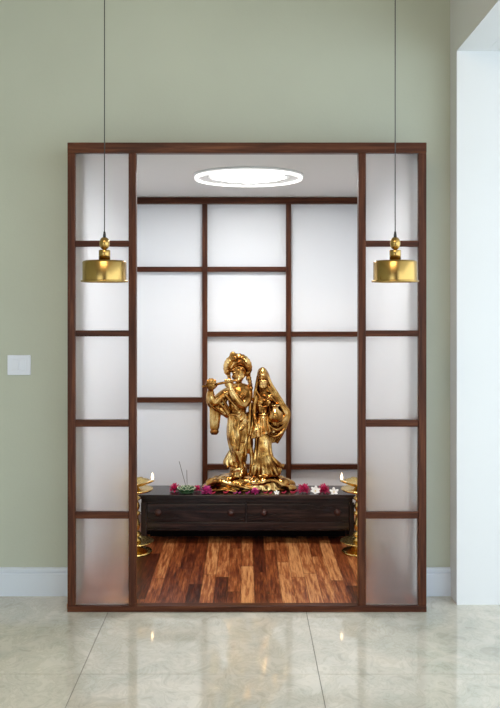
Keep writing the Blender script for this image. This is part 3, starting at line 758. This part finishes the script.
def at(px, d): return (X(px, d), d, TZ)
def mum(px, d, r, mat, label):
    bm = bmesh.new()
    hz = r * .62
    n = 0
    for el_, cnt in ((-.4, 8), (-.05, 9), (.3, 8), (.7, 7), (1.1, 5)):
        for k in range(cnt):
            a = 2 * PI * (k + .5 * (n % 2)) / cnt + random.uniform(-.12, .12); e = el_ + random.uniform(-.1, .1)
            dr = Vector((math.cos(a) * math.cos(e), math.sin(a) * math.cos(e), math.sin(e)))
            petal(bm, Vector((0, 0, hz)) + dr * r * .15, dr, (0, 0, 1) if e < 1 else (math.cos(a + PI), math.sin(a + PI), .2), r * random.uniform(.8, 1.15), r * .23, .12, .5, 4)
        n += 1
    ell(bm, (0, 0, hz), (r * .35, r * .35, r * .35), seg=10)
    mz = min(v.co.z for v in bm.verts)
    for v in bm.verts: v.co.z += -mz + .0008
    o = link_mesh('flower', bm, mat, None)
    solid(o); o.location = at(px, d)
    tag(o, label, 'flower', 'flower heads on the cabinet')
FD = 5.722
mum(174.8, 5.79, .034, M_mag, 'dark magenta flower head at left behind the green incense holder')
mum(197, 5.79, .025, M_mag, 'small crimson flower head just right of the green incense holder')
mum(206.6, FD, .034, M_mag2, 'purple pink flower head at the left foot of the golden statue')
mum(255, FD - .008, .026, M_mag2, 'pink flower head in front of the middle of the statue base')
mum(303.6, FD + .02, .038, M_mag, 'large magenta flower head directly right of the statue base')
mum(324, FD + .02, .037, M_mag, 'magenta flower head between the two white flowers at right')

def white_flower(px, d, r, npet, label, tilt=-.7):
    o = thing('white_flower', label, 'flower', at(px, d), 'white flowers on the cabinet')
    bm = bmesh.new()
    for k in range(npet):
        a = 2 * PI * k / npet + .35
        petal(bm, (math.cos(a) * r * .08, math.sin(a) * r * .08, 0), (math.cos(a), math.sin(a), .28), (0, 0, 1), r, r * .34, .12, .25, 5)
    p = link_mesh('petals', bm, M_whitep, o); 
    bm = bmesh.new(); ell(bm, (0, 0, r * .06), (r * .14, r * .14, r * .12), seg=10)
    c = link_mesh('flower_heart', bm, M_yel, o, True)
    M = Matrix.Rotation(-tilt, 4, 'X') if False else Matrix.Rotation(abs(tilt), 4, 'X')
    me = p.data; me.transform(M); c.data.transform(M)
    mz = min(v.co.z for v in me.vertices)
    for m_ in (me, c.data):
        for v in m_.vertices: v.co.z += -mz + .001
    solid(p)
white_flower(315.4, FD + .012, .034, 6, 'white flower between two magenta flower heads')
white_flower(334, FD, .031, 5, 'white flower at the right end of the flower row')
white_flower(276.6, FD - .012, .018, 5, 'tiny white flower before the dark hollow of the statue base')

for i, (px, d, L, mat, rot, label) in enumerate([
    (213.5, FD - .018, .024, M_red, .3, 'red petal beside the purple pink flower head'),
    (226, FD - .014, .034, M_red, .1, 'curled crimson petal alone on the cabinet left of centre'),
    (235, FD - .02, .026, M_mag2, -.2, 'pink petal, left one of a close pair before the statue base'),
    (239.5, FD - .012, .02, M_mag2, .6, 'small pink petal, right one of a close pair before the statue base'),
    (247.5, FD - .02, .026, M_mag2, .2, 'pink petal touching the left of the middle pink flower head'),
    (265.5, FD - .014, .026, M_mag, -.1, 'magenta petal just right of the middle pink flower head'),
    (270.5, FD - .02, .022, M_red, .5, 'red petal just left of the tiny white flower'),
    (284, FD - .012, .028, M_red, .1, 'red petal right of the tiny white flower'),
    (293.4, FD - .014, .038, M_red, -.15, 'large scarlet petal left of the large magenta flower head')]):
    bm = bmesh.new()
    petal(bm, (-L / 2, 0, 0), (1, 0, 0), (0, 0, 1), L, L * .34, .25, .9, 8)
    for v in bm.verts: v.co.z = v.co.z * 1.0 + .28 * abs(v.co.x) * abs(v.co.x) / L * 3
    mz = min(v.co.z for v in bm.verts)
    for v in bm.verts: v.co.z += -mz + .001
    o = link_mesh('petal', bm, mat, None); solid(o, .0008)
    o.location = at(px, d); o.rotation_euler = (0, 0, rot)
    tag(o, label, 'petal', 'loose petals on the cabinet')

# lotus incense holder
ihx, ihd = 186.4, 5.735
ih = thing('incense_holder', 'green lotus shaped incense holder with pale rims on the cabinet', 'incense holder', at(ihx, ihd))
link_mesh('dish', lathe(bmesh.new(), [(0, .0008), (.03, .0008), (.045, .006), (.05, .014), (.046, .014), (.03, .01), (0, .009)], 40), M_lotus, ih, True)
def lotus_ring(cnt, r0, L, W, e, z0, ph):
    for k in range(cnt):
        a = 2 * PI * k / cnt + ph
        dr = Vector((math.cos(a) * math.cos(e), math.sin(a) * math.cos(e), math.sin(e)))
        b = (r0 * math.cos(a), r0 * math.sin(a), z0)
        bm = bmesh.new(); petal(bm, b, dr, (0, 0, 1) if e < 1.2 else (-math.cos(a), -math.sin(a), 0), L, W, .25, .5, 6)
        p = link_mesh('lotus_petal', bm, M_lotus, ih); solid(p, .0014)
        d = Vector(dr); u = Vector((0, 0, 1)); u = (u - d * u.dot(d)).normalized(); s = d.cross(u)
        pts = []
        for side in (-1, 1):
            seq = []
            for i in range(1, 7):
                t = i / 6; w = W * math.sin(PI * min(.97, .12 + .8 * t)) ** .8
                c = Vector(b) + d * L * t + u * .25 * L * t * t + s * w * side + u * .5 * W
                seq.append((*c, .0013))
            pts += seq if side < 0 else seq[::-1]
        link_mesh('petal_rim', tube(bmesh.new(), pts, 6, 2), M_cream, p, True)
lotus_ring(9, .028, .042, .019, .35, .006, 0)
lotus_ring(8, .016, .036, .016, .75, .010, .3)
def stick(p0, p1, label):
    bm = bmesh.new(); tube(bm, [(*p0, .0012), (*[(a + b) / 2 for a, b in zip(p0, p1)], .0016), (*p1, .0016)], 8, 2)
    o = link_mesh('incense_stick', bm, M_stick, None, True); tag(o, label, 'incense stick', 'incense sticks')
px0 = lambda px, py, d: (X(px, d), d, Z(py, d))
stick(px0(186.4, 488, 5.735), px0(179.2, 461.5, 5.735), 'taller incense stick leaning left out of the green holder')
stick(px0(187.2, 488, 5.745), px0(186.8, 470, 5.745), 'shorter upright incense stick in the green holder')

# ------------------------------------------------------------------ light
w = bpy.data.worlds.new('daylight'); SC.world = w; w.use_nodes = True
nt = w.node_tree; nt.nodes.clear()
bg = nt.nodes.new('ShaderNodeBackground'); ow = nt.nodes.new('ShaderNodeOutputWorld')
bg.inputs['Color'].default_value = (.77, .90, 1.0, 1); bg.inputs['Strength'].default_value = 2.0
nt.links.new(bg.outputs[0], ow.inputs[0])

def area(name, loc, rot, sx, sy, power, col):
    l = bpy.data.lights.new(name, 'AREA'); l.shape = 'RECTANGLE'; l.size = sx; l.size_y = sy; l.energy = power; l.color = col
    o = bpy.data.objects.new(name, l); COL.objects.link(o); o.location = loc; o.rotation_euler = rot
area('warm_fill_light', (-.4, 1.2, CT - .06), (math.radians(25), 0, 0), 1.6, .8, 38, (1, .78, .58))  # unseen warm fill added to brighten the upper wall

# ------------------------------------------------------------------ camera
cam = bpy.data.cameras.new('camera'); co = bpy.data.objects.new('camera', cam); COL.objects.link(co)
co.location = (0, 0, EYE); co.rotation_euler = (PI / 2, 0, 0)
cam.sensor_fit = 'VERTICAL'; cam.sensor_height = 36; cam.lens = F / 708 * 36
cam.shift_x = 5 / 708; cam.shift_y = -48 / 708
cam.clip_start = .05
SC.camera = co
vs = SC.view_settings
vs.view_transform = 'Standard'; vs.look = 'None'; vs.gamma = 1; vs.exposure = 0.7; vs.use_curve_mapping = False
